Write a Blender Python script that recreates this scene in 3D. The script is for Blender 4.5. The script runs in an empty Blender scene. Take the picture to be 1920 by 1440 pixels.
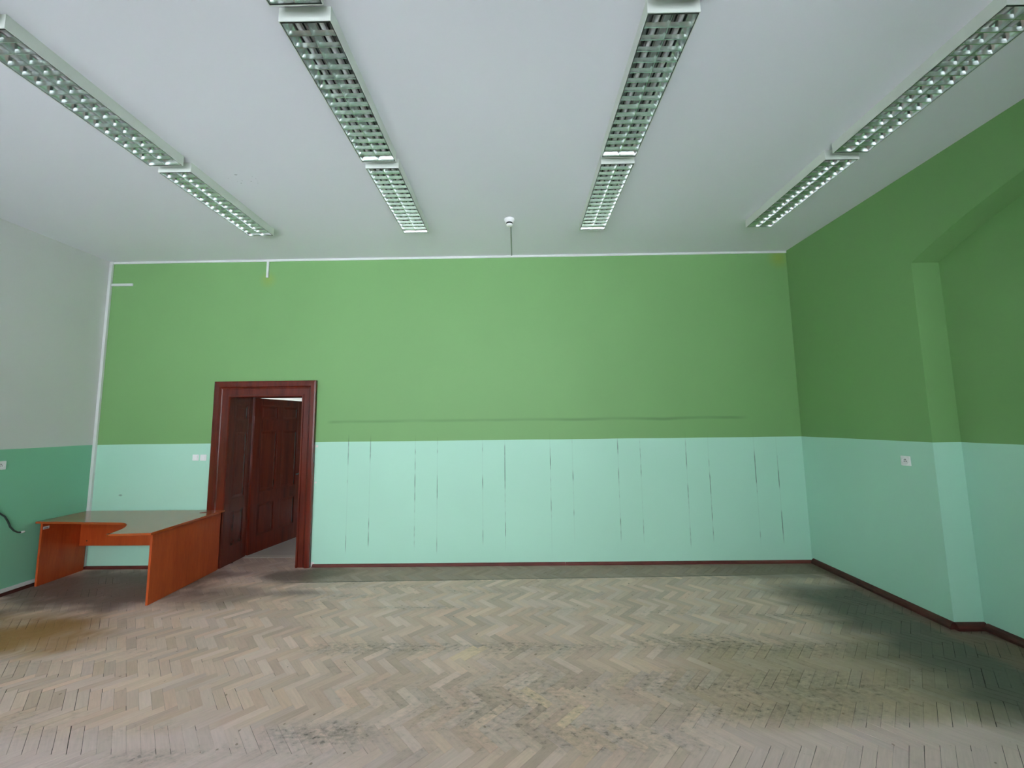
import bpy, bmesh, math, random
from mathutils import Vector, Matrix, Quaternion
random.seed(7)
sc = bpy.context.scene
C = sc.collection

# ------------------------------------------------------------------ camera
CAM_H = 1.85
FPX, PITCH, ROLL, YAW = 733.3, 0.10065, -0.01243, 0.010526
D, XL, XR, H, ZP = 5.35, -5.789, 3.829, 4.223, 1.6295   # back wall, side walls, ceiling, paint line
YF = -0.95                                             # window wall behind the camera
cy, sy, cp, sp = math.cos(YAW), math.sin(YAW), math.cos(PITCH), math.sin(PITCH)
fwd = Vector((-sy*cp, cy*cp, sp)); r0 = Vector((cy, sy, 0)); u0 = r0.cross(fwd)
right = r0*math.cos(ROLL) + u0*math.sin(ROLL); up = -r0*math.sin(ROLL) + u0*math.cos(ROLL)
cam = bpy.data.cameras.new('camera'); camo = bpy.data.objects.new('camera', cam); C.objects.link(camo)
cam.sensor_fit = 'HORIZONTAL'; cam.sensor_width = 36.0; cam.lens = 36.0*FPX/1920.0
cam.clip_start = 0.02; cam.clip_end = 200
camo.matrix_world = Matrix(((right.x, up.x, -fwd.x, 0), (right.y, up.y, -fwd.y, 0), (right.z, up.z, -fwd.z, CAM_H), (0, 0, 0, 1)))
sc.camera = camo

# ------------------------------------------------------------------ light: overcast sky through the windows
SKY = 8.0
w = bpy.data.worlds.new('world'); sc.world = w; w.use_nodes = True
bg = w.node_tree.nodes['Background']
bg.inputs[0].default_value = (0.95, 0.98, 1.06, 1); bg.inputs[1].default_value = SKY
sc.view_settings.view_transform = 'Standard'; sc.view_settings.look = 'None'
sc.view_settings.gamma = 1.0; sc.view_settings.use_curve_mapping = False
sc.view_settings.exposure = 0.27
WINS = [(-5.3, -3.55), (-3.05, -1.3), (-0.8, 0.95), (1.45, 2.65)]     # x ranges of the windows behind the camera
WZ0, WZ1 = 0.9, 3.55
# sun added behind the building: paving it lights brightens the ceiling by bounce
added_sun = bpy.data.lights.new('added_sun', 'SUN'); added_sun.energy = 45.0; added_sun.angle = math.radians(1.0); added_sun.color = (1.0, 1.0, 1.0)
suno = bpy.data.objects.new('added_sun', added_sun); C.objects.link(suno); suno.location = (3, 20, 30)
suno.rotation_euler = Vector((-.15, -.62, -1.0)).to_track_quat('-Z', 'Y').to_euler()
CORR_LIGHT_GAP = (6.2, 7.6, 0.9, 2.6)                                       # unseen end opening added to light the corridor: y range, z range
YC0, YC1 = 5.79, 8.1                                                  # corridor from, to

def portal(cx, y, cz, sx, sz, flip=False):
    l = bpy.data.lights.new('window_portal', 'AREA'); l.shape = 'RECTANGLE'; l.size = sx; l.size_y = sz
    l.cycles.is_portal = True
    o = bpy.data.objects.new('window_portal', l); C.objects.link(o)
    o.location = (cx, y, cz); o.rotation_euler = (math.radians(90 if flip else -90), 0, 0)
portal((WINS[0][0]+WINS[-1][1])/2, YF-0.42, (WZ0+WZ1)/2, WINS[-1][1]-WINS[0][0], WZ1-WZ0)   # guides sampling through the row of windows, emits nothing

# ------------------------------------------------------------------ pixel -> place helpers (a direction meets a floor, wall or ceiling)
O = Vector((0, 0, CAM_H))
def ray(u, v): return fwd + right*((u-960)/FPX) - up*((v-720)/FPX)
def onz(u, v, z=0.0): d = ray(u, v); return O + d*((z-CAM_H)/d.z)
def ony(u, v, y=D): d = ray(u, v); return O + d*(y/d.y)
def onx(u, v, x): d = ray(u, v); return O + d*(x/d.x)
def proj(p):
    d = Vector(p)-O; z = d.dot(fwd)
    return (960+FPX*d.dot(right)/z, 720-FPX*d.dot(up)/z, z)

# ------------------------------------------------------------------ material helpers
def lin(c):
    return tuple(((x/255)/12.92 if x/255 <= .04045 else ((x/255+.055)/1.055)**2.4) for x in c)
class S:                                   # a socket with arithmetic
    def __init__(s, nt, sk): s.nt, s.sk = nt, sk
    def _m(s, op, *o):
        n = s.nt.nodes.new('ShaderNodeMath'); n.operation = op
        for i, x in enumerate((s,)+o):
            if isinstance(x, S): s.nt.links.new(x.sk, n.inputs[i])
            else: n.inputs[i].default_value = x
        return S(s.nt, n.outputs[0])
    def __add__(s, o): return s._m('ADD', o)
    __radd__ = __add__
    def __sub__(s, o): return s._m('SUBTRACT', o)
    def __mul__(s, o): return s._m('MULTIPLY', o)
    __rmul__ = __mul__
    def __truediv__(s, o): return s._m('DIVIDE', o)
    def absv(s): return s._m('ABSOLUTE')
    def sqrt(s): return s._m('SQRT')
    def mx(s, o): return s._m('MAXIMUM', o)
    def mn(s, o): return s._m('MINIMUM', o)
    def gt(s, o): return s._m('GREATER_THAN', o)
    def lt(s, o): return s._m('LESS_THAN', o)
    def sat(s): return s.mx(0.0).mn(1.0)
    def ss(s, a, b):                       # smoothstep from a to b (a may exceed b)
        n = s.nt.nodes.new('ShaderNodeMapRange'); n.interpolation_type = 'SMOOTHSTEP'
        s.nt.links.new(s.sk, n.inputs[0])
        lo, hi = (a, b) if a < b else (b, a)
        n.inputs[1].default_value = lo; n.inputs[2].default_value = hi
        n.inputs[3].default_value, n.inputs[4].default_value = (0, 1) if a < b else (1, 0)
        return S(s.nt, n.outputs[0])
class Mat:
    def __init__(s, name, rough=.6, metal=0.0, spec=None):
        s.m = bpy.data.materials.new(name); s.m.use_nodes = True; s.nt = s.m.node_tree
        s.b = s.nt.nodes['Principled BSDF']; s.b.inputs['Roughness'].default_value = rough; s.b.inputs['Metallic'].default_value = metal
        if spec is not None: s.b.inputs['Specular IOR Level'].default_value = spec
    def new(s, t): return s.nt.nodes.new(t)
    def pos(s):
        g = s.new('ShaderNodeNewGeometry'); x = s.new('ShaderNodeSeparateXYZ'); s.nt.links.new(g.outputs['Position'], x.inputs[0])
        s.P = g.outputs['Position']; return [S(s.nt, x.outputs[i]) for i in range(3)]
    def vec(s, sk, scale, off=(0, 0, 0)):
        n = s.new('ShaderNodeMapping'); n.inputs['Scale'].default_value = scale; n.inputs['Location'].default_value = off
        s.nt.links.new(sk, n.inputs[0]); return n.outputs[0]
    def noise(s, sk, scale=1.0, detail=3.0, rough=.55, dist=0.0):
        n = s.new('ShaderNodeTexNoise'); n.inputs['Scale'].default_value = scale; n.inputs['Detail'].default_value = detail
        n.inputs['Roughness'].default_value = rough; n.inputs['Distortion'].default_value = dist
        if sk is not None: s.nt.links.new(sk, n.inputs['Vector'])
        return S(s.nt, n.outputs[0])
    def mix(s, f, a, b, mode='MIX'):
        n = s.new('ShaderNodeMix'); n.data_type = 'RGBA'; n.blend_type = mode
        for i, x in ((0, f), (6, a), (7, b)):
            if isinstance(x, S): s.nt.links.new(x.sk, n.inputs[i])
            elif hasattr(x, 'is_linked'): s.nt.links.new(x, n.inputs[i])
            elif i == 0: n.inputs[0].default_value = x
            else: n.inputs[i].default_value = tuple(x)[:3]+(1,)
        return n.outputs[2]
    def scale_col(s, col, f):              # colour times scalar socket
        n = s.new('ShaderNodeVectorMath'); n.operation = 'SCALE'; s.nt.links.new(col, n.inputs[0]); s.nt.links.new(f.sk, n.inputs[3]); return n.outputs[0]
    def col(s, x):
        if hasattr(x, 'is_linked'): s.nt.links.new(x, s.b.inputs['Base Color'])
        else: s.b.inputs['Base Color'].default_value = tuple(x)[:3]+(1,)
        return s
    def rough(s, f): s.nt.links.new(f.sk, s.b.inputs['Roughness']); return s
    def bump(s, h, strength=.2, dist=.002):
        n = s.new('ShaderNodeBump'); n.inputs['Strength'].default_value = strength; n.inputs['Distance'].default_value = dist
        s.nt.links.new(h.sk, n.inputs['Height']); s.nt.links.new(n.outputs[0], s.b.inputs['Normal']); return s
    def obj(s):
        t = s.new('ShaderNodeTexCoord'); return t.outputs['Object']
def plain(name, rgb, rough=.5, metal=0.0, var=.06, scale=6.0):
    m = Mat(name, rough, metal); n = m.noise(m.obj(), scale)
    c = lin(rgb); m.col(m.mix((n*var*2).sat(), c, tuple(x*(1-2*var) for x in c))); return m.m

GREEN, MINT, WHITE = lin((129, 176, 113)), lin((184, 232, 211)), lin((222, 222, 222))
def wall_paint(name, upper, lower, back=False):
    m = Mat(name, .55, spec=.35); x, y, z = m.pos()
    wob = m.noise(m.vec(m.P, (1.1, 1.1, .9)), 1.0, 2)
    line = (z + (wob-.5)*.012).gt(ZP)
    c = m.scale_col(m.mix(line, lower, upper), wob*.10 + .95)
    if back:
        dash = m.noise(m.vec(m.P, (6.3, 0, 2.4), (4.7, 0, 0)), 1.0, 3, .6)
        mask = None
        for x_0, thr in ((-2.29, .44), (-1.99, .47)):
            g = ((x - (x_0-.456))._m('WRAP', .912, 0.0) - .456).absv().ss(.0075, .002)
            g = g * (dash.ss(thr, thr+.16)*.8 + .08)
            mask = g if mask is None else mask + g
        ends = m.noise(m.vec(m.P, (1.9, 0, 0), (7.7, 0, 0)), 1.0, 0)
        mask = mask * (z + ends*.5).ss(.42, .62) * (z - ends*.35).ss(1.56, 1.38) * x.ss(-2.5, -2.4) * x.ss(3.7, 3.6)
        # soft rubbed line left by the chairs' and boards' rail
        rail = (z - 1.897 + (wob-.5)*.05).absv().ss(.034, .0) * x.ss(-2.62, -2.5) * x.ss(3.2, 2.9) * (wob.ss(.2, .7)*.3+.12)
        c = m.mix(rail, c, lin((72, 92, 62)))
        c = m.mix((mask*.85).sat(), c, lin((58, 72, 62)))
        ylw = None                                                     # yellow damp spots
        for (cx, cz, r, k) in ((-3.51, 3.93, .16, .45), (3.72, 4.12, .2, .6)):
            g = (((x-cx)*(x-cx) + (z-cz)*(z-cz)).sqrt()).ss(r, 0.0)*k
            ylw = g if ylw is None else ylw + g
        c = m.mix(ylw, c, lin((150, 170, 60)))
        chip = None                                                    # plaster chips by the door
        for (cx, cz, r) in ((-2.722, 1.575, .017), (-2.722, 1.09, .013), (-2.725, .03, .03)):
            g = (((x-cx)*(x-cx) + (z-cz)*(z-cz)).sqrt()).lt(r); chip = g if chip is None else chip + g
        c = m.mix(chip.sat(), c, lin((232, 230, 224)))
        spot = ((x+5.37)*(x+5.37)+(z-.95)*(z-.95)*4).sqrt().ss(.035, .01)*.5
        c = m.mix(spot, c, lin((70, 90, 75)))
    else:
        rub = (z-1.9).absv().ss(.03, .005)*y.ss(3.2, 2.9)*.25*x.gt(0)
        c = m.mix(rub, c, lin((72, 92, 62)))
    m.col(c)
    return m.m
M = {}
M['wall_back'] = wall_paint('paint_green_back', GREEN, MINT, True)
M['wall_green'] = wall_paint('paint_green', GREEN, MINT)
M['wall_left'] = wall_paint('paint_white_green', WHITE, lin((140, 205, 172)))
m = Mat('ceiling_white', .7, spec=.2); x, y, z = m.pos()
c = m.mix(m.noise(m.vec(m.P, (.7, .7, .7)), 1.0, 1), lin((236, 236, 245)), lin((241, 241, 248)))
sp1 = onz(462, 338, H)
dots = m.noise(m.vec(m.P, (28, 28, 1)), 1.0, 1).gt(.70) * ((x-sp1.x)*(x-sp1.x)+(y-sp1.y)*(y-sp1.y)*2).sqrt().lt(.16)
m.col(m.mix(dots*.45, c, lin((70, 70, 72)))); M['ceiling'] = m.m
M['duct'] = plain('white_plastic_duct', (226, 230, 228), .4, var=.02)
M['white_plastic'] = plain('white_plastic', (246, 246, 247), .3, var=.01)
M['dark'] = plain('dark_recess', (32, 34, 36), .5)
M['cable'] = plain('dark_cable_rubber', (52, 70, 62), .5)
M['steel'] = plain('steel', (190, 190, 188), .3, 1.0)
M['lamp_white'] = plain('enamelled_white_steel', (226, 232, 224), .35, var=.01)
M['lamp_dark'] = plain('louvre_edge_grey', (70, 76, 72), .4, .6)
M['tube'] = plain('unlit_fluorescent_tube', (240, 242, 244), .25, var=.01)
m = Mat('mirror_aluminium', .27, 1.0); m.col(lin((226, 231, 229))); M['mirror'] = m.m
m = Mat('lamp_interior', .5); m.col(lin((238, 240, 240))); M['lamp_inner'] = m.m
def wood(name, a, b, rough, scale=(14, 14, 1.2), bumpy=.03, coat=0.0):
    m = Mat(name, rough); o = m.obj()
    g = m.noise(m.vec(o, scale), 1.0, 5, .6, .6); f = m.noise(m.vec(o, tuple(k*7 for k in scale)), 1.0, 3)
    m.col(m.mix((g*.75+f*.35).ss(.3, .8), lin(a), lin(b))); m.bump(f, bumpy, .001)
    m.b.inputs['Coat Weight'].default_value = coat; m.b.inputs['Coat Roughness'].default_value = .12
    return m.m
M['desk'] = wood('cherry_laminate', (204, 90, 40), (180, 68, 26), .38, (9, 9, 1.0))
M['desk_top'] = wood('cherry_laminate_top', (186, 88, 38), (166, 70, 28), .2, (1.0, 9, 9), coat=.35)
M['door'] = wood('mahogany_gloss_paint', (108, 32, 15), (76, 17, 8), .25, (10, 10, .8), coat=.2)
M['skirt'] = wood('red_brown_skirting', (118, 52, 44), (84, 34, 30), .5, (2, 2, 8), .1)
M['skirt_dark'] = wood('dark_red_skirting', (98, 44, 36), (48, 26, 20), .55, (3, 3, 9), .2)
M['paper'] = plain('paper_sticker', (225, 226, 232), .6, var=.02)

# parquet: tone and wear of each block come with its mesh
m = Mat('oak_parquet', .5); x, y, z = m.pos()
at = m.new('ShaderNodeAttribute'); at.attribute_name = 'tone'
uv = m.new('ShaderNodeUVMap'); uv.uv_map = 'grain'
g1 = m.noise(m.vec(uv.outputs[0], (6, 70, 1)), 1.0, 3, .65)
c = m.scale_col(at.outputs['Color'], g1*.34+.83)
nC = m.noise(m.vec(m.P, (20, 32, 1), (9, 2, 0)), 1.0, 3, .65)
wear = S(m.nt, at.outputs['Alpha'])
yb = y + x*-.021 - 4.89 + (nC-.5)*.02
edge = yb.ss(-.004, .004) * x.ss(-2.75, -2.55)
c = m.mix(edge*.62, c, lin((112, 94, 74)))
c = m.mix(yb.absv().ss(.016, .005)*x.ss(-2.9, -2.6)*x.ss(3.3, 2.6)*.7, c, lin((58, 52, 42)))
c = m.mix((wear*nC.ss(.30, .62)*.6).sat(), c, lin((92, 90, 78)))
c = m.mix((wear*nC.ss(.585, .66)*.85).sat(), c, lin((50, 50, 46)))
knot = m.noise(m.vec(uv.outputs[0], (22, 26, 1), (5, 3, 0)), 1.0, 0).ss(.82, .86)
c = m.mix(knot*.6, c, lin((112, 82, 48)))
m.col(c); m.rough(nC*.2 + .42)
M['parquet'] = m.m
M['subfloor'] = plain('dark_joint', (38, 34, 28), .9)
M['corr_floor'] = plain('corridor_parquet', (156, 143, 138), .5, var=.12, scale=4)
M['corr_wall'] = plain('corridor_white', (215, 212, 206), .7, var=.02)
M['ground'] = plain('outside_paving', (188, 189, 197), .9)
M['frame'] = plain('white_window_paint', (228, 228, 224), .4, var=.02)
gm = bpy.data.materials.new('window_glass'); gm.use_nodes = True; nt = gm.node_tree
nt.nodes.remove(nt.nodes['Principled BSDF']); tr = nt.nodes.new('ShaderNodeBsdfTransparent'); gl = nt.nodes.new('ShaderNodeBsdfGlossy'); fr = nt.nodes.new('ShaderNodeFresnel'); mx = nt.nodes.new('ShaderNodeMixShader')
gl.inputs['Roughness'].default_value = 0.02; tr.inputs[0].default_value = (.95, .97, .96, 1)
nt.links.new(fr.outputs[0], mx.inputs[0]); nt.links.new(tr.outputs[0], mx.inputs[1]); nt.links.new(gl.outputs[0], mx.inputs[2])
nt.links.new(mx.outputs[0], nt.nodes['Material Output'].inputs[0]); M['glass'] = gm

# ------------------------------------------------------------------ mesh helpers
def bx(bm, a, b, mtx=None):
    vs = [bm.verts.new(Vector((x, y, z)) if mtx is None else mtx @ Vector((x, y, z))) for x in (a[0], b[0]) for y in (a[1], b[1]) for z in (a[2], b[2])]
    for f in ((0,1,3,2),(4,6,7,5),(0,4,5,1),(2,3,7,6),(0,2,6,4),(1,5,7,3)): bm.faces.new([vs[i] for i in f])
    return vs
def prism(bm, pts, ax, lo, hi):
    """extrude 2D polygon pts along axis ax (0 x, 1 y, 2 z) from lo to hi"""
    def P(p, t):
        return {0: (t, p[0], p[1]), 1: (p[0], t, p[1]), 2: (p[0], p[1], t)}[ax]
    A = [bm.verts.new(P(p, lo)) for p in pts]; B = [bm.verts.new(P(p, hi)) for p in pts]; n = len(pts)
    bm.faces.new(A); bm.faces.new(B[::-1])
    for i in range(n): bm.faces.new((A[i], B[i], B[(i+1) % n], A[(i+1) % n]))
def tube(bm, pts, r, seg=8, caps=True):
    rings = []; prev = None
    for i, p in enumerate(pts):
        p = Vector(p); t = (Vector(pts[min(i+1, len(pts)-1)])-Vector(pts[max(i-1, 0)])).normalized()
        a = prev - t*prev.dot(t) if prev is not None else t.orthogonal()
        a.normalize(); prev = a; b = t.cross(a); rr = r[i] if isinstance(r, (list, tuple)) else r
        rings.append([bm.verts.new(p + (a*math.cos(q)+b*math.sin(q))*rr) for q in (2*math.pi*k/seg for k in range(seg))])
    for i in range(len(rings)-1):
        for k in range(seg): bm.faces.new((rings[i][k], rings[i][(k+1) % seg], rings[i+1][(k+1) % seg], rings[i+1][k]))
    if caps: bm.faces.new(rings[0][::-1]); bm.faces.new(rings[-1])
def obj(name, bm, mat, parent=None, loc=None, smooth=False, bevel=0.0, seg=2):
    bmesh.ops.recalc_face_normals(bm, faces=bm.faces)
    if bevel: bmesh.ops.bevel(bm, geom=list(bm.edges), offset=bevel, segments=seg, affect='EDGES', profile=.6, clamp_overlap=True)
    me = bpy.data.meshes.new(name); bm.to_mesh(me); bm.free(); me.materials.append(M[mat] if isinstance(mat, str) else mat)
    if smooth:
        for p in me.polygons: p.use_smooth = True
        me.set_sharp_from_angle(angle=math.radians(35))
    o = bpy.data.objects.new(name, me); C.objects.link(o)
    if parent is not None: o.parent = parent
    if loc is not None: o.location = loc
    return o
def B(name, a, b, mat, parent=None, bevel=0.0, **k):
    """box object with its origin at the middle of its base"""
    c_ = ((a[0]+b[0])/2, (a[1]+b[1])/2, min(a[2], b[2])); bm = bmesh.new()
    bx(bm, [a[i]-c_[i] for i in range(3)], [b[i]-c_[i] for i in range(3)])
    return obj(name, bm, mat, parent, c_, bevel=bevel, **k)
def empty(name, loc=(0, 0, 0), rz=0.0):
    o = bpy.data.objects.new(name, None); o.empty_display_size = .1; C.objects.link(o); o.location = loc; o.rotation_euler = (0, 0, rz); return o
def tag(o, label=None, cat=None, group=None, kind=None):
    for k, v_ in (('label', label), ('category', cat), ('group', group), ('kind', kind)):
        if v_: o[k] = v_
    return o
def struct(o, label, cat): return tag(o, label, cat, None, 'structure')
def copy_tree(o, parent=None):
    n = o.copy(); C.objects.link(n); n.parent = parent
    for k in list(o.children): copy_tree(k, n)
    return n

# ------------------------------------------------------------------ room shell
T = 0.44
# door opening in the back wall
DX0, DX1, DZ = -3.925, -2.938, 2.25
bm = bmesh.new()
bx(bm, (XL-.3, D, 0), (DX0-.03, D+T, H)); bx(bm, (DX1+.03, D, 0), (XR+.6, D+T, H)); bx(bm, (DX0-.03, D, DZ+.045), (DX1+.03, D+T, H))
struct(obj('wall_back', bm, 'wall_back'), 'green wall with mint lower half and dark vertical scuff marks, facing the camera', 'wall')
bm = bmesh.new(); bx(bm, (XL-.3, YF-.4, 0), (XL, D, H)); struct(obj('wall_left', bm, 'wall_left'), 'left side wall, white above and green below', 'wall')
# right wall: a big shallow arched recess
NY0, NY1, NS, NR, ND = -.32, 3.685, 3.345, .50, .262
Rr = (((NY1-NY0)/2)**2 + NR**2)/(2*NR); ycn, zcn = (NY0+NY1)/2, NS+NR-Rr
a0 = math.asin((NY1-NY0)/2/Rr)
arc = [(ycn+Rr*math.sin(a0-2*a0*i/40), zcn+Rr*math.cos(a0-2*a0*i/40)) for i in range(41)]
bm = bmesh.new()
bx(bm, (XR, NY1, 0), (XR+ND, D, H)); bx(bm, (XR, YF-.4, 0), (XR+ND, NY0, H))
for i in range(40):
    (y1, z1), (y2, z2) = arc[i], arc[i+1]
    vs = [bm.verts.new(p) for p in ((XR, y1, z1), (XR, y2, z2), (XR, y2, H), (XR, y1, H), (XR+ND, y1, z1), (XR+ND, y2, z2))]
    bm.faces.new((vs[0], vs[1], vs[2], vs[3])); bm.faces.new((vs[0], vs[4], vs[5], vs[1]))
bx(bm, (XR+ND, YF-.4, 0), (XR+ND+.25, D, H))
bmesh.ops.remove_doubles(bm, verts=bm.verts, dist=1e-5)
struct(obj('wall_right', bm, 'wall_green'), 'right side wall in green and mint with a shallow arched recess', 'wall')
# window wall behind the camera
bm = bmesh.new(); xs = [XL-.3] + [v_ for ab in WINS for v_ in ab] + [XR+.6]
for i in range(0, len(xs), 2): bx(bm, (xs[i], YF-.4, 0), (xs[i+1], YF, H))
for a, b in WINS: bx(bm, (a, YF-.4, 0), (b, YF, WZ0)); bx(bm, (a, YF-.4, WZ1), (b, YF, H))
struct(obj('wall_front', bm, 'wall_left'), 'white window wall behind the camera', 'wall')
bm = bmesh.new(); bx(bm, (XL-.3, YF-.4, H), (XR+.6, D+T, H+.25)); struct(obj('ceiling', bm, 'ceiling'), 'flat white ceiling with rows of long lights', 'ceiling')
for n, (a, b) in enumerate(WINS):
    wn = struct(empty('window_%d' % (n+1), ((a+b)/2, YF-.3, WZ0)), 'tall white framed window behind the camera, number %d from the left wall' % (n+1), 'window')
    hw, hh = (b-a)/2, WZ1-WZ0
    for s in (-1, 1): B('frame_stile', (s*hw-(.07 if s > 0 else 0), -.04, 0), (s*hw+(.07 if s < 0 else 0), .04, hh), 'frame', wn)
    B('frame_rail', (-hw+.07, -.04, 0), (hw-.07, .04, .08), 'frame', wn); B('frame_rail', (-hw+.07, -.04, hh-.08), (hw-.07, .04, hh), 'frame', wn)
    B('mullion', (-.05, -.04, .08), (.05, .04, hh-.08), 'frame', wn)
    for s in (-1, 1):
        x0, x1 = (-hw+.07, -.05) if s < 0 else (.05, hw-.07)
        B('transom', (x0, -.035, hh*.66), (x1, .035, hh*.66+.08), 'frame', wn)
        B('pane', (x0, -.004, .08), (x1, .004, hh*.66), 'glass', wn); B('pane', (x0, -.004, hh*.66+.08), (x1, .004, hh-.08), 'glass', wn)
    B('window_sill', (-hw-.05, .1, -.04), (hw+.05, .48, 0), 'frame', wn)

# corridor behind the door
struct(B('floor_corridor', (-6.4, D+T, -.03), (.5, YC1, -.004), 'corr_floor'), 'greyish wooden corridor floor beyond the open door', 'floor')
struct(B('wall_corridor_back', (-6.4, YC1, 0), (.5, YC1+.3, H), 'corr_wall'), 'white far wall of the corridor beyond the door', 'wall')
bm = bmesh.new(); a, b, z0, z1 = CORR_LIGHT_GAP
bx(bm, (-6.6, D+T, 0), (-6.4, a, H)); bx(bm, (-6.6, b, 0), (-6.4, YC1+.3, H)); bx(bm, (-6.6, a, 0), (-6.4, b, z0)); bx(bm, (-6.6, a, z1), (-6.4, b, H))
struct(obj('wall_corridor_left', bm, 'corr_wall'), 'white end wall of the corridor with an unseen opening added for light', 'wall')
struct(B('wall_corridor_right', (.5, D+T, 0), (.7, YC1+.3, H), 'corr_wall'), 'white end wall of the corridor, right', 'wall')
struct(B('ceiling_corridor', (-6.6, D+T, H), (.7, YC1+.3, H+.2), 'corr_wall'), 'white corridor ceiling beyond the door', 'ceiling')
struct(B('ground', (-60, -60, -1.2), (60, 60, -1.0), 'ground'), 'grey paved ground outside the building', 'ground')

# ------------------------------------------------------------------ herringbone floor
W, L = .0613, .2452
FX0, FX1, FY0, FY1 = XL-.05, XR+ND+.05, YF-.05, D+.05
bm = bmesh.new(); bx(bm, (XL-.3, YF-.4, -.12), (XR+.6, D+T, -.0055))
floor = struct(obj('floor', bm, 'subfloor'), 'worn herringbone parquet floor of pale oak blocks with dark stains', 'floor')
PAL = [lin(c_) for c_ in ((221,190,175),(225,194,179),(217,184,170),(211,182,168),(227,197,186),(229,197,180),(215,186,173),(224,189,173),(219,186,168),(208,178,163),(225,197,186),(218,189,179))]
from mathutils import noise as mno
def sst(v_, a, b):
    t = max(0.0, min(1.0, (v_-a)/(b-a))); return t*t*(3-2*t)
ELL_WEAR = ((-1.15,3.46,.75,.10,.7),(.05,3.45,.55,.10,.7),(-1.15,2.53,.42,.10,1),(-.05,2.85,1.0,.35,.55),(.45,2.55,.6,.14,.55),
            (1.55,3.5,.8,.16,.7),(2.35,3.42,.6,.14,.8),(1.1,2.95,.8,.2,.6),(2.2,2.95,.7,.25,.65),(1.6,2.72,.9,.09,.7),(-1.9,4.45,.6,.05,.6),
            (-1.4,4.72,.5,.06,.5),(-.3,4.55,.5,.05,.35),(-1.0,4.18,.6,.035,.6),(.5,4.1,.7,.04,.35),(1.6,4.05,.6,.05,.45),(2.6,3.95,.6,.06,.6),(-2.05,2.38,.3,.06,.5))
C_PINK, C_VARN, C_BROWN, C_AISLE, C_RIM, C_OLIVE = (lin(q_) for q_ in ((224, 198, 198), (158, 112, 58), (98, 80, 74), (74, 74, 64), (86, 66, 50), (158, 142, 112)))
def floor_look(x, y, tone):
    jit = mno.fractal((x*1.1, y*2.6, 0), 1.0, 2.0, 4)*.42 + mno.fractal((x*3.2+3, y*6.5+1, 0), 1.0, 2.0, 3)*.22
    def ell(cx, cy_, rx, ry, soft=.5): return 1-sst(math.hypot((x-cx)/rx, (y-cy_)/ry)+jit, 1-soft, 1+soft*.5)
    def mixc(c_, d, f): return tuple(c_[i]+(d[i]-c_[i])*max(0, min(1, f)) for i in range(3))
    c_ = tone
    c_ = mixc(c_, C_PINK, .68*(1-sst(y+jit*.2, 2.50, 2.72))*sst(abs(x-.1), .1, 1.5))             # paler and pinker towards the windows
    c_ = mixc(c_, C_OLIVE, .55*sst(x+jit*.5, .9, 1.8)*sst(y+jit*.2, 2.52, 2.68)*(1-sst(y+jit*.2, 3.4, 3.6)))  # yellowed, unsanded part
    c_ = mixc(c_, C_VARN, max(.95*ell(-5.0, 3.66, 1.25, .46), .45*ell(4.0, 2.9, .3, .4, .5)))    # remains of old varnish
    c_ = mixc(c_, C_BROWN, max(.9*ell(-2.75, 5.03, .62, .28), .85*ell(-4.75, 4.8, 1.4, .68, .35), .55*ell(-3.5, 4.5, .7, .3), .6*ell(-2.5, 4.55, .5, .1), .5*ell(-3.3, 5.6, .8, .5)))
    a1 = sst(x+jit*.4, 2.5, 3.2)*(1-sst(x, 3.66, 3.72))*sst(y, 2.3, 2.8)*(1-sst(y+jit*.3, 4.4, 4.95))
    c_ = mixc(c_, C_AISLE, .9*a1)                                                              # grey-green worn lane along the right wall
    c_ = mixc(c_, C_RIM, (.8-.25*(1-sst(y+jit, 2.8, 3.4)))*sst(x, 3.66, 3.70))
    c_ = mixc(c_, C_RIM, .5*sst(x+jit*.3, 1.8, 3.0)*sst(y, 4.75, 4.9))
    wr = max([k*ell(a, b, rx, ry, .8) for a, b, rx, ry, k in ELL_WEAR])
    wr = max(wr, .22*sst(jit, .05, .3))
    return c_ + (wr*(1-.7*a1),)
y0p = 2.515 + 1.0607*W; s2 = math.sqrt(.5)
def block_mesh(hl, hw_):
    """one parquet block, long axis x, top at z 0, top cut in four for the colours"""
    bv, th, ns = .0008, .02, 4
    xs_ = [-hl+bv + (2*hl-2*bv)*i/ns for i in range(ns+1)]
    vs = [(x_, -hw_+bv, 0) for x_ in xs_] + [(x_, hw_-bv, 0) for x_ in xs_]
    fs = [(i, i+1, i+ns+2, i+ns+1) for i in range(ns)]; o_ = len(vs); q = (0, ns, 2*ns+1, ns+1)
    vs += [(-hl, -hw_, -bv), (hl, -hw_, -bv), (hl, hw_, -bv), (-hl, hw_, -bv), (-hl, -hw_, -th), (hl, -hw_, -th), (hl, hw_, -th), (-hl, hw_, -th)]
    b_ = list(range(ns+1)); t_ = list(range(2*ns+1, ns, -1))
    fs.append((o_, o_+1) + tuple(b_[::-1])); fs.append((o_+1, o_+2, q[2], q[1])); fs.append((o_+2, o_+3) + tuple(t_[::-1])); fs.append((o_+3, o_, q[0], q[3]))
    for i in range(4): fs.append((o_+4+i, o_+4+(i+1) % 4, o_+(i+1) % 4, o_+i))
    return vs, fs
planks = []
n = 4
for aI in range(-260, 260):
    for bI in range(-60, 60):
        for kind in (0, 1):
            p0, q0 = aI + bI*n, aI - bI*n
            pc, qc = (p0+n/2, q0+.5) if kind == 0 else (p0+.5, q0+1+n/2)
            wx, wy = (pc+qc)*s2*W, (qc-pc)*s2*W + y0p
            if wx < FX0-.02 or wx > FX1+.02 or wy < FY0-.02 or wy > FY1+.02:
                if not (wy <= D+T+.05 and wy > 0 and DX0-.05 < wx < DX1+.05): continue
            if wy > D+T-.10: continue
            planks.append((wx, wy, -math.pi/4 if kind == 0 else math.pi/4))
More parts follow.
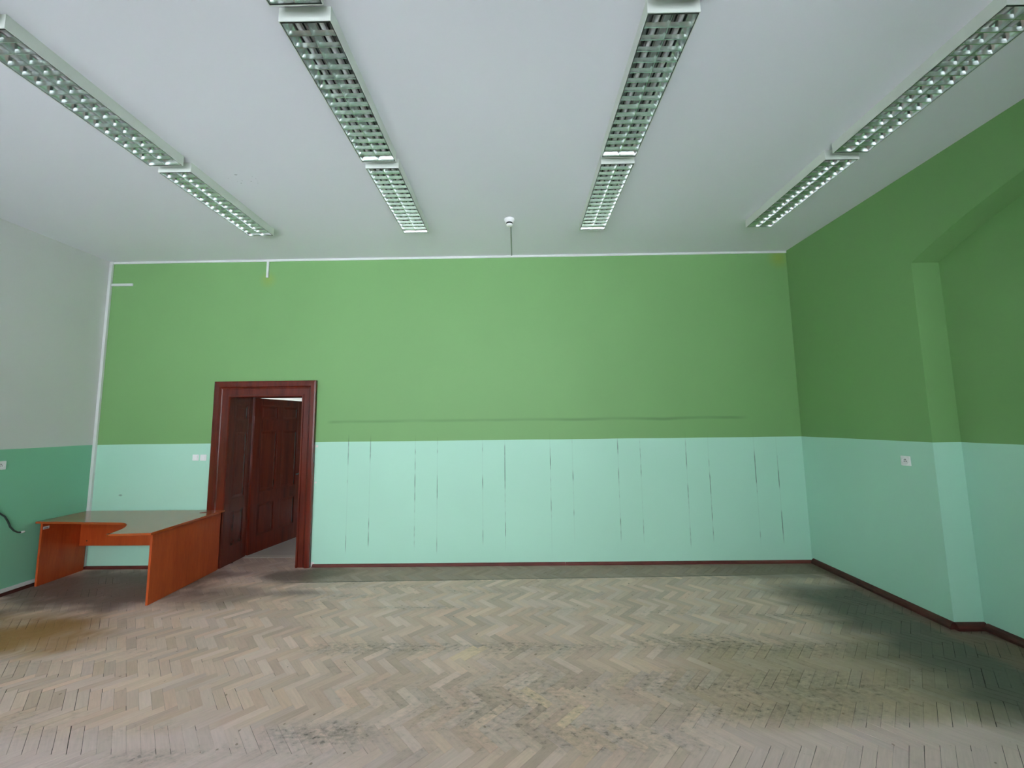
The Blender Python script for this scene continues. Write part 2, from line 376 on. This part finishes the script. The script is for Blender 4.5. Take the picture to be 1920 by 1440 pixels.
def vis(p):
    u, v_, z_ = proj((p[0], p[1], 0))
    return z_ > .3 and -20 < u < 1940 and -20 < v_ < 1455
planks.sort(key=lambda p: (-1/((p[0]**2+p[1]**2+CAM_H**2)**1.5) if vis(p) else 1))
def write_mesh(name, items, local=False):
    V, F, TN, UV = [], [], [], []
    for (mtx, hl, hw_, tone, uo) in items:
        vs, fs = block_mesh(hl, hw_); o_ = len(V)
        for v_ in vs:
            p = mtx @ Vector(v_); V.append(Vector(v_) if local else p); TN.append(floor_look(p.x, p.y, tone)); UV.append((v_[0]+uo[0], v_[1]+uo[1]))
        F += [tuple(i+o_ for i in f) for f in fs]
    me = bpy.data.meshes.new(name); me.from_pydata(V, [], F); me.update()
    ca = me.color_attributes.new('tone', 'FLOAT_COLOR', 'POINT')
    for i, t in enumerate(TN): ca.data[i].color = t
    ul = me.uv_layers.new(name='grain')
    for lp in me.loops: ul.data[lp.index].uv = UV[lp.vertex_index]
    me.materials.append(M['parquet']); return me
def rnd_block():
    t = random.choice(PAL); k = random.uniform(.87, 1.07); t = tuple(x_*k for x_ in t)
    return (L/2-random.choice((.0003, .0005, .0008, .0012, .0022)), W/2-random.choice((.0002, .0003, .0004, .0005, .0007, .0016)), t, (random.uniform(0, 50), random.uniform(0, 50)))
rest = []
PALE = [onz(1582, 1293), onz(1012, 1298), onz(880, 1222), onz(1268, 1372), onz(1075, 1345)]      # a few conspicuously pale blocks
for i, (wx, wy, rz) in enumerate(planks):
    rot = Matrix.Rotation(rz, 4, 'Z') @ Matrix.Rotation(random.gauss(0, .0035), 4, 'Y') @ Matrix.Rotation(random.gauss(0, .006), 4, 'X')
    mt = Matrix.Translation((wx, wy, random.uniform(-.0012, 0)-.0004)) @ rot
    blk = rnd_block()
    if any((wx-q.x)**2+(wy-q.y)**2 < .003 for q in PALE): blk = blk[:2] + (lin((236, 204, 178)),) + blk[3:]
    if i < 300:
        o = bpy.data.objects.new('parquet_block', write_mesh('parquet_block', [(mt,)+blk], True)); C.objects.link(o); o.parent = floor; o.matrix_local = mt
    else: rest.append((mt,)+blk)
fo = bpy.data.objects.new('parquet_field', write_mesh('parquet_field', rest)); C.objects.link(fo); fo.parent = floor; fo['kind'] = 'stuff'

# ------------------------------------------------------------------ skirting
def skirting(name, label, segs, mat, hgt, dep):
    """segs: list of ((x,y),(x,y), inward normal)"""
    root = struct(empty(name, (segs[0][0][0], segs[0][0][1], 0)), label, 'baseboard')
    for (a, b, nrm) in segs:
        a, b, nr = Vector((*a, 0)), Vector((*b, 0)), Vector((*nrm, 0)); bm = bmesh.new(); R_ = [[], []]
        prof = [(0, 0), (dep, 0), (dep, hgt*.35), (dep*.75, hgt*.72), (dep*.35, hgt*.95), (0, hgt)]
        for j, e in enumerate((a, b)):
            R_[j] = [bm.verts.new(e + nr*p_[0] + Vector((0, 0, p_[1]))) for p_ in prof]
        for k in range(6): bm.faces.new((R_[0][k], R_[0][(k+1) % 6], R_[1][(k+1) % 6], R_[1][k]))
        bm.faces.new(R_[0]); bm.faces.new(R_[1][::-1])
        o = obj('skirting_strip', bm, mat, root); o.location = -root.location
xb = ony(1060, 1056).x
skirting('baseboard_back', 'narrow red brown skirting strips along the foot of the far green wall',
         [((XL, D), (-4.16, D), (0, -1)), ((-2.72, D), (xb, D), (0, -1)), ((xb+.004, D), (XR, D), (0, -1))], 'skirt', .034, .03)
skirting('baseboard_right', 'dark red battered skirting along the right wall and its recess',
         [((XR, D-.03), (XR, NY1), (-1, 0)), ((XR, NY1), (XR+ND, NY1), (0, -1)), ((XR+ND, NY1-.03), (XR+ND, NY0), (-1, 0))], 'skirt_dark', .062, .035)
skirting('baseboard_left', 'dark skirting strip along the left wall under a white duct', [((XL, YF), (XL, D-.03), (1, 0))], 'skirt_dark', .035, .03)

# ------------------------------------------------------------------ white cable ducts and trims
bm = bmesh.new(); bx(bm, (XL+.045, D-.012, H-.028), (XR, D, H)); struct(obj('trim_1', bm, 'duct'), 'thin white strip along the top of the far green wall', 'trim')
def duct(name, a, b, label, mat='duct'):
    return tag(B(name, a, b, mat, bevel=.003), label, 'cable duct')
duct('cable_duct', (XL+.001, D-.028, .035), (XL+.042, D, H), 'tall white cable duct running up the left corner of the green wall')
p1, p2 = ony(208, 535), ony(250, 535)
duct('cable_duct', (XL+.043, D-.018, p1.z-.018), (p2.x, D, p1.z+.018), 'short white horizontal duct stub high in the left corner')
p1 = ony(502, 521)
duct('cable_duct', (p1.x-.016, D-.016, p1.z), (p1.x+.016, D, H-.029), 'short white vertical duct stub under the ceiling above the door')
duct('cable_duct', (XL, YF+.02, .037), (XL+.022, D-.05, .077), 'long white cable duct lying along the foot of the left wall')
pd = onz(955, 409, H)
duct('cable_duct', (pd.x+.006, pd.y+.07, H-.008), (pd.x+.022, D-.013, H), 'thin duct greyed for its shaded side on the ceiling leading from the motion detector to the wall', plain('shade_grey_duct', (150, 160, 154), .5))  # whole duct tinted grey to show its side in shade

# motion detector
det = tag(empty('motion_detector', (pd.x, pd.y+.03, H)), 'small white round motion detector on the ceiling near the far wall', 'detector')
def lathe(bm, prof, seg=24):
    R_ = [[bm.verts.new((r*math.cos(2*math.pi*k/seg), r*math.sin(2*math.pi*k/seg), z_)) for k in range(seg)] for r, z_ in prof]
    for i in range(len(R_)-1):
        for k in range(seg): bm.faces.new((R_[i][k], R_[i][(k+1) % seg], R_[i+1][(k+1) % seg], R_[i+1][k]))
    bm.faces.new(R_[0]); bm.faces.new(R_[-1][::-1])
bm = bmesh.new(); lathe(bm, [(.06, 0), (.06, -.012), (.052, -.034), (.04, -.044)]); obj('base', bm, 'white_plastic', det, smooth=True)
bm = bmesh.new(); lathe(bm, [(.038, -.044), (.036, -.062)]); obj('sensor_window', bm, 'dark', det, smooth=True)
bm = bmesh.new(); lathe(bm, [(.038, -.062), (.036, -.074), (.022, -.084)]); obj('cap', bm, 'white_plastic', det, smooth=True)

# ------------------------------------------------------------------ door
door = struct(empty('door_1', ((DX0+DX1)/2, D, 0)), 'dark red panelled door standing open in a wide mahogany frame', 'door')
def dpart(name, bm, parent=door, mat='door', **k):
    o = obj(name, bm, mat, parent, **k)
    if parent is door: o.location = (-door.location.x, -door.location.y, 0)
    return o
CX0, CX1, CZ = -4.147, -2.745, 2.474
def casing(name, horizontal, side=0):
    bm = bmesh.new()
    # profile across the casing: (distance from outer edge, proud of wall)
    prof = [(0, 0), (0, .045), (.02, .052), (.075, .052), (.092, .036), (.10, .036), (.108, .03), (.185, .03), (.19, .042), (.212, .042), (.222, .03), (.222, 0)]
    def pt(d, t, end):
        if horizontal:
            xx = CX0 + d if end == 0 else CX1 - d*(CX1-DX1)/.222*0 - d
            if end == 1: xx = CX1 - d*(CX1-DX1)/.222
            return (xx, D-t, CZ-d*(CZ-DZ)/.222)
        zz = 0.0 if end == 0 else CZ - d*(CZ-DZ)/.222
        xx = CX0 + d*(DX0-CX0)/.222 if side < 0 else CX1 - d*(CX1-DX1)/.222
        return (xx, D-t, zz)
    A = [bm.verts.new(pt(d, t, 0)) for d, t in prof]; E_ = [bm.verts.new(pt(d, t, 1)) for d, t in prof]; k_ = len(prof)
    for i in range(k_): bm.faces.new((A[i], A[(i+1) % k_], E_[(i+1) % k_], E_[i]))
    bm.faces.new(A); bm.faces.new(E_[::-1])
    return dpart(name, bm)
casing('casing_jamb', False, -1); casing('casing_jamb', False, 1); casing('casing_head', True)
def panelled(parent, w_, h_, t_, cols, rows, faces=(1, -1), stile=.1, muntin=.09, names=('stile', 'rail', 'panel')):
    """frame and panel joinery in the local x-z plane, thickness y -t/2..t/2; rows: list of (z0, z1) panel openings"""
    obs = []
    def add(nm, a, b, bev=.0): obs.append(B(nm, a, b, 'door', parent, bevel=bev))
    add('stile', (0, -t_/2, 0), (stile, t_/2, h_), .002); add('stile', (w_-stile, -t_/2, 0), (w_, t_/2, h_), .002)
    zz = [0] + [v_ for r in rows for v_ in r] + [h_]
    for i in range(0, len(zz), 2): add('rail', (stile, -t_/2, zz[i]), (w_-stile, t_/2, zz[i+1]), .002)
    pw = (w_-2*stile-(cols-1)*muntin)/cols
    for (z0, z1) in rows:
        for k in range(cols):
            x0 = stile + k*(pw+muntin)
            if k: add('muntin', (x0-muntin, -t_/2, z0), (x0, t_/2, z1), .002)
            # raised panel: sloped field on both sides, bead round it
            bm = bmesh.new(); tf, te = t_*.36, t_*.12
            for s in (1, -1):
                q = [(x0, s*te, z0), (x0+pw, s*te, z0), (x0+pw, s*te, z1), (x0, s*te, z1)]
                m_ = min(.05, pw*.28)
                q2 = [(x0+m_, s*tf, z0+m_), (x0+pw-m_, s*tf, z0+m_), (x0+pw-m_, s*tf, z1-m_), (x0+m_, s*tf, z1-m_)]
                a_ = [bm.verts.new(p) for p in q]; b_ = [bm.verts.new(p) for p in q2]
                bm.faces.new(b_)
                for i in range(4): bm.faces.new((a_[i], a_[(i+1) % 4], b_[(i+1) % 4], b_[i]))
                if s == 1: keep = a_
            for i in range(4): bm.faces.new((keep[i], keep[(i+1) % 4], a_[(i+1) % 4], a_[i]))
            obj('panel', bm, 'door', parent)
            bm = bmesh.new()
            for s in (1, -1):
                y_ = s*t_*.44
                for (aa, bb) in (((x0, z0), (x0+.016, z1)), ((x0+pw-.016, z0), (x0+pw, z1)), ((x0+.016, z0), (x0+pw-.016, z0+.016)), ((x0+.016, z1-.016), (x0+pw-.016, z1))):
                    bx(bm, (aa[0], min(y_, s*te), aa[1]), (bb[0], max(y_, s*te), bb[1]))
            obj('moulding', bm, 'door', parent)
ROWS = [(.24, .70), (.86, 1.78), (1.94, 2.165)]
# panelled lining of the thick wall, both sides and above
for side in (-1, 1):
    ln = empty('lining_panel'); ln.parent = door
    xx = (DX0-.015) if side < 0 else (DX1+.015)
    ln.location = (xx-door.location.x, 0, 0); ln.rotation_euler = (0, 0, math.pi/2)
    panelled(ln, T, 2.27, .03, 1, [(.24, .70), (.86, 1.78), (1.94, 2.17)], stile=.085)
bm = bmesh.new(); bx(bm, (DX0-.03, D, DZ+.02), (DX1+.03, D+T, DZ+.045)); dpart('lining_head', bm)
bm = bmesh.new(); bx(bm, (DX0, D+T-.07, -.02), (DX1, D+T+.03, .003)); dpart('threshold_strip', bm, mat=plain('worn_threshold', (170, 158, 150), .5))
# the leaf, hinged at the far left corner of the opening
pa, pb = Vector((-3.915, 5.80)), Vector((-3.716, 6.745))
leaf = empty('door_leaf'); leaf.parent = door; leaf.location = (pa.x-door.location.x, pa.y-D, .008)
leaf.rotation_euler = (0, 0, math.atan2(pb.y-pa.y, pb.x-pa.x))
panelled(leaf, .975, 2.268, .045, 2, ROWS, stile=.115, muntin=.10)
for z_ in (.3, 1.95):
    bm = bmesh.new(); tube(bm, [(-.006, -.026, z_-.05), (-.006, -.026, z_+.05)], .009, 10); obj('hinge', bm, 'door', leaf, smooth=True)
bm = bmesh.new(); tube(bm, [(.92, -.02, 1.05), (.92, -.075, 1.05), (.80, -.078, 1.05)], .009, 10); obj('handle', bm, 'dark', leaf, smooth=True)

# ------------------------------------------------------------------ switches and sockets
def light_switch(cx, cz, label):
    t = tag(empty('light_switch', (cx, D, cz)), label, 'light switch', 'pair of switches beside the door')
    B('plate', (-.042, -.010, -.041), (.042, 0, .041), 'white_plastic', t, bevel=.004)
    B('rocker', (-.031, -.016, -.031), (.031, -.010, .031), 'white_plastic', t, bevel=.003)
for u_, lb in ((367.5, 'white square light switch, the one farther from the door frame'), (381.8, 'white square light switch, the one next to the door frame')):
    p = ony(u_, 858); light_switch(p.x, p.z, lb)
def socket(loc, rz, label):
    t = tag(empty('wall_socket', loc, rz), label, 'socket', 'sockets on the side walls')
    B('plate', (-.046, -.012, -.048), (.046, 0, .048), 'white_plastic', t, bevel=.005)
    bm = bmesh.new(); seg = 24
    R_ = []
    for (r, yy) in ((.034, -.0125), (.030, -.0165), (.026, -.0165), (.024, -.0125)): R_.append([bm.verts.new((r*math.cos(2*math.pi*k/seg), yy, r*math.sin(2*math.pi*k/seg))) for k in range(seg)])
    for i in range(3):
        for k in range(seg): bm.faces.new((R_[i][k], R_[i][(k+1) % seg], R_[i+1][(k+1) % seg], R_[i+1][k]))
    obj('rim', bm, 'white_plastic', t, smooth=True)
    for sx in (-.0095, .0095):
        bm = bmesh.new(); tube(bm, [(sx, -.011, -.004), (sx, -.0135, -.004)], .0045, 10); obj('hole', bm, 'dark', t)
    bm = bmesh.new(); tube(bm, [(0, -.011, .012), (0, -.024, .012)], .003, 8); obj('earth_pin', bm, 'steel', t)
    bm = bmesh.new(); tube(bm, [(0, -.011, .012), (0, -.0134, .012)], .006, 10); obj('pin_recess', bm, 'dark', t)
p = onx(1699.5, 864, XR); socket((XR, p.y, p.z), -math.pi/2, 'white socket on the right wall just before the recess')
p = onx(0, 873, XL); socket((XL, p.y, p.z), math.pi/2, 'white socket on the left wall, cut off by the left picture edge')

# loose cable on the left wall
cab = tag(empty('loose_cable', (XL, onx(0, 962, XL).y, .9)), 'dark green cable end with a white plug hanging loose off the left wall', 'cable')
pts = [(-40, 935), (-20, 948), (0, 963), (9, 969), (15, 978), (19, 988), (26, 995), (33, 998), (39, 998)]
P3 = []
for i, (u_, v_) in enumerate(pts): q = onx(u_, v_, XL+.012+.02*max(0, i-2)/6); P3.append(q - cab.location)
P3[0].x = 0.002
bm = bmesh.new(); tube(bm, P3, .0085, 8); obj('cord', bm, 'cable', cab, smooth=True)
e0 = P3[-1]; e1 = onx(46, 996.5, XL+.034) - cab.location
bm = bmesh.new(); tube(bm, [e0, e0.lerp(e1, .5), e1], [.011, .013, .010], 10); obj('plug', bm, 'white_plastic', cab, smooth=True)

# ------------------------------------------------------------------ corner desk
ZT, TH = .757, .024
desk = tag(empty('corner_desk', (-4.8, 5.0, 0)), 'orange cherry wood corner desk with a curved cut-out, standing by the door', 'desk')
def dk(name, bm, mat='desk', parent=desk, **k):
    o = obj(name, bm, mat, parent, **k)
    if parent is desk: o.location = -desk.location
    return o
def bez(a, b, c_, d, n_=10):
    return [tuple(((1-t)**3*a[i]+3*(1-t)**2*t*b[i]+3*(1-t)*t*t*c_[i]+t**3*d[i]) for i in (0, 1)) for t in (k/n_ for k in range(n_+1))]
TL, TR_, BR_, BL_ = (-5.765, 5.318), (-3.885, 5.285), (-3.842, 4.185), (-5.748, 4.735)
edge_px = ((203, 1001.8), (212, 998.3), (222, 994.3), (230, 990.6), (235, 987.6), (237.6, 985), (237.6, 983), (235.5, 981.4), (231, 980.4), (224, 979.9))
outl = [TL, TR_, BR_, (-4.268, 4.152)] + [tuple(onz(u_, v_, ZT))[:2] for u_, v_ in edge_px] + [BL_]      # curved cut-out traced on the plane of the top
outl = outl[::-1]
bm = bmesh.new(); prism(bm, outl, 2, ZT-TH, ZT); bmesh.ops.recalc_face_normals(bm, faces=bm.faces)
ed = [e for e in bm.edges if abs(e.verts[0].co.z-e.verts[1].co.z) < 1e-6]
bmesh.ops.bevel(bm, geom=ed, offset=.005, segments=2, affect='EDGES', profile=.6)
dk('desktop', bm, 'desk_top')
def slab(name, a, b, th, z0, z1, **k):
    """upright board between plan points a and b, thickness th to its right hand"""
    a, b = Vector(a), Vector(b); t = (b-a).normalized(); nr = Vector((t.y, -t.x))*th
    bm = bmesh.new(); prism(bm, [tuple(a), tuple(b), tuple(b+nr), tuple(a+nr)], 2, z0, z1)
    return dk(name, bm, bevel=.0015, **k)
slab('side_panel', (-3.892, 4.262), (-3.925, 5.272), -.024, 0, ZT-TH)
slab('side_panel', (-5.706, 4.775), (-5.728, 5.30), -.024, 0, ZT-TH)
zm = ony(283, 1022, 5.22).z
mod = slab('modesty_panel', (-5.724, 5.235), (-3.952, 5.205), .018, zm, ZT-TH)
slab('support_rail', (-4.40, 4.62), (-3.925, 4.62), .018, ZT-TH-.16, ZT-TH) if False else None
bm = bmesh.new(); g = onz(381, 961, ZT); q = []
tube(bm, [(g.x, g.y, ZT-.004), (g.x, g.y, ZT+.003)], .038, 24); gro = dk('cable_grommet', bm, wood('grommet_brown', (120, 52, 26), (104, 42, 20), .4), smooth=True)
bm = bmesh.new(); p = ony(163, 1014, 5.216); tube(bm, [(p.x, 5.2165, p.z), (p.x, 5.2135, p.z)], .008, 12); dk('fixing_bolt', bm, 'dark')
bm = bmesh.new(); bx(bm, (-5.7061, 4.783, .652), (-5.7046, 4.845, .684)); st = dk('sticker', bm, 'paper'); st['label'] = 'small white inventory sticker'
bm = bmesh.new(); bx(bm, (-5.7047, 4.795, .660), (-5.7042, 4.835, .668)); obj('printed_line', bm, 'dark', st)

# ------------------------------------------------------------------ ceiling lights
LL, LW, LH = 1.205, .298, .088
def build_light():
    r = empty('ceiling_light')                         # origin at the ceiling, centre of the fitting; z down
    bm = bmesh.new(); hx, hy = LW/2, LL/2; t = .004
    bx(bm, (-hx, -hy, -LH), (-hx+t, hy, 0)); bx(bm, (hx-t, -hy, -LH), (hx, hy, 0))
    bx(bm, (-hx+t, -hy, -LH), (hx-t, -hy+t, 0)); bx(bm, (-hx+t, hy-t, -LH), (hx-t, hy, 0)); bx(bm, (-hx+t, -hy+t, -t), (hx-t, hy-t, 0))
    obj('housing', bm, 'lamp_white', r)
    z0, z1 = -LH+.001, -LH+.050                         # louvre bottom and top
    ix, iy = hx-t-.001, hy-t-.001
    bm = bmesh.new()                                    # thin dark rim of the louvre tray
    bx(bm, (-ix, -iy, z0), (-ix+.004, iy, z0+.012)); bx(bm, (ix-.004, -iy, z0), (ix, iy, z0+.012))
    bx(bm, (-ix+.004, -iy, z0), (ix-.004, -iy+.008, z0+.012)); bx(bm, (-ix+.004, iy-.008, z0), (ix-.004, iy, z0+.012))
    obj('louvre_rim', bm, 'lamp_dark', r)
    ix -= .0045; iy -= .0085
    def curve(n_=6, top=.034):                          # parabolic flank: offset from the wall at height fraction f
        return [((i/n_), top*(i/n_)**1.8) for i in range(n_+1)]
    for s in (-1, 1):                                   # side reflectors
        bm = bmesh.new(); pr = [(s*(ix-o_), z0+f*(z1-z0)) for f, o_ in curve()] + [(s*ix, z1)]
        prism(bm, pr, 1, -iy, iy); obj('side_reflector', bm, 'mirror', r, smooth=True)
    bm = bmesh.new(); cv = curve(6, .026)
    pr = [(-.0018-o_, z0+f*(z1-z0)) for f, o_ in cv] + [(.0018+o_, z0+f*(z1-z0)) for f, o_ in reversed(cv)]
    prism(bm, pr, 1, -iy, iy); obj('centre_reflector', bm, 'mirror', r, smooth=True)
    B('back_plate', (-ix, -iy, z1+.018), (ix, iy, z1+.021), 'lamp_inner', r)
    for s in (-1, 1):                                   # two tubes with a dark shade strip either side
        bm = bmesh.new(); tube(bm, [(s*ix/2, -iy+.02, z1-.008), (s*ix/2, iy-.02, z1-.008)], .013, 12); obj('fluorescent_tube', bm, 'tube', r, smooth=True)
        for s_ in (-1, 1): B('shade_strip', (s*ix/2+s_*.026-.005, -iy, z1+.001), (s*ix/2+s_*.026+.005, iy, z1+.004), 'dark', r)  # solid dark strips stand for the unlit cavity beside each tube
    for e in (-1, 1):                                   # curved end reflectors
        bm = bmesh.new(); pr = [(e*(iy-o_), z0+f*(z1-z0)) for f, o_ in curve(6, .03)] + [(e*iy, z1)]
        prism(bm, pr, 0, -ix+.001, ix-.001); obj('end_reflector', bm, 'mirror', r, smooth=True)
    nb = 15; pit = 2*iy/(nb+1)
    meshes = {}
    for s in (-1, 1):                                   # cross blades, wedge shaped, each its own part
        bm = bmesh.new(); ca = [(f_/5, .0012+.0068*(f_/5)**1.5) for f_ in range(6)]; x0, x1 = .0018, ix; bh = .52
        rows = []
        for f, o_ in ca:
            lo_, hi_ = x0+.026*(f*bh)**1.8, x1-.034*(f*bh)**1.8; zz = z0+.0015+f*(z1-z0)*bh
            rows.append([bm.verts.new((s*xx, yy, zz)) for xx, yy in ((lo_, -.0012-o_), (hi_, -.0012-o_), (hi_, .0012+o_), (lo_, .0012+o_))])
        for i in range(len(rows)-1):
            for k in range(4): bm.faces.new((rows[i][k], rows[i][(k+1) % 4], rows[i+1][(k+1) % 4], rows[i+1][k]))
        bm.faces.new(rows[0]); bm.faces.new(rows[-1])
        first = obj('louvre_blade', bm, 'mirror', r, smooth=True); first.location = (0, -iy+pit, 0)
        for i in range(1, nb):
            o_ = first.copy(); C.objects.link(o_); o_.parent = r; o_.location = (0, -iy+pit*(i+1), 0)
    return r
cols = [(-3.045, 'leftmost'), (-1.172, 'second from the left'), (.915, 'third from the left'), (2.907, 'rightmost')]
rows_ = [(3.270, 'far', 'nearest the green far wall'), (1.985, 'near', 'behind the far row, middle of the ceiling'), (.700, 'overhead', '')]
proto = None
for ri, (ys, rn, _) in enumerate(rows_):
    for ci, (xc, cn) in enumerate(cols):
        if ri == 0 and ci == 2: xc = .93
        o = proto if proto is not None and ri == 0 and ci == 0 else None
        if proto is None: proto = build_light(); o = proto
        elif o is None: o = copy_tree(proto)
        o.location = (xc, ys+LL/2, H)
        lb = {'far': '%s louvred ceiling light in the row next to the green wall',
              'near': '%s louvred ceiling light in the nearer row, larger in view',
              'overhead': '%s louvred ceiling light overhead at the top edge'}[rn] % cn
        tag(o, lb, 'ceiling light', 'unlit ceiling lights')
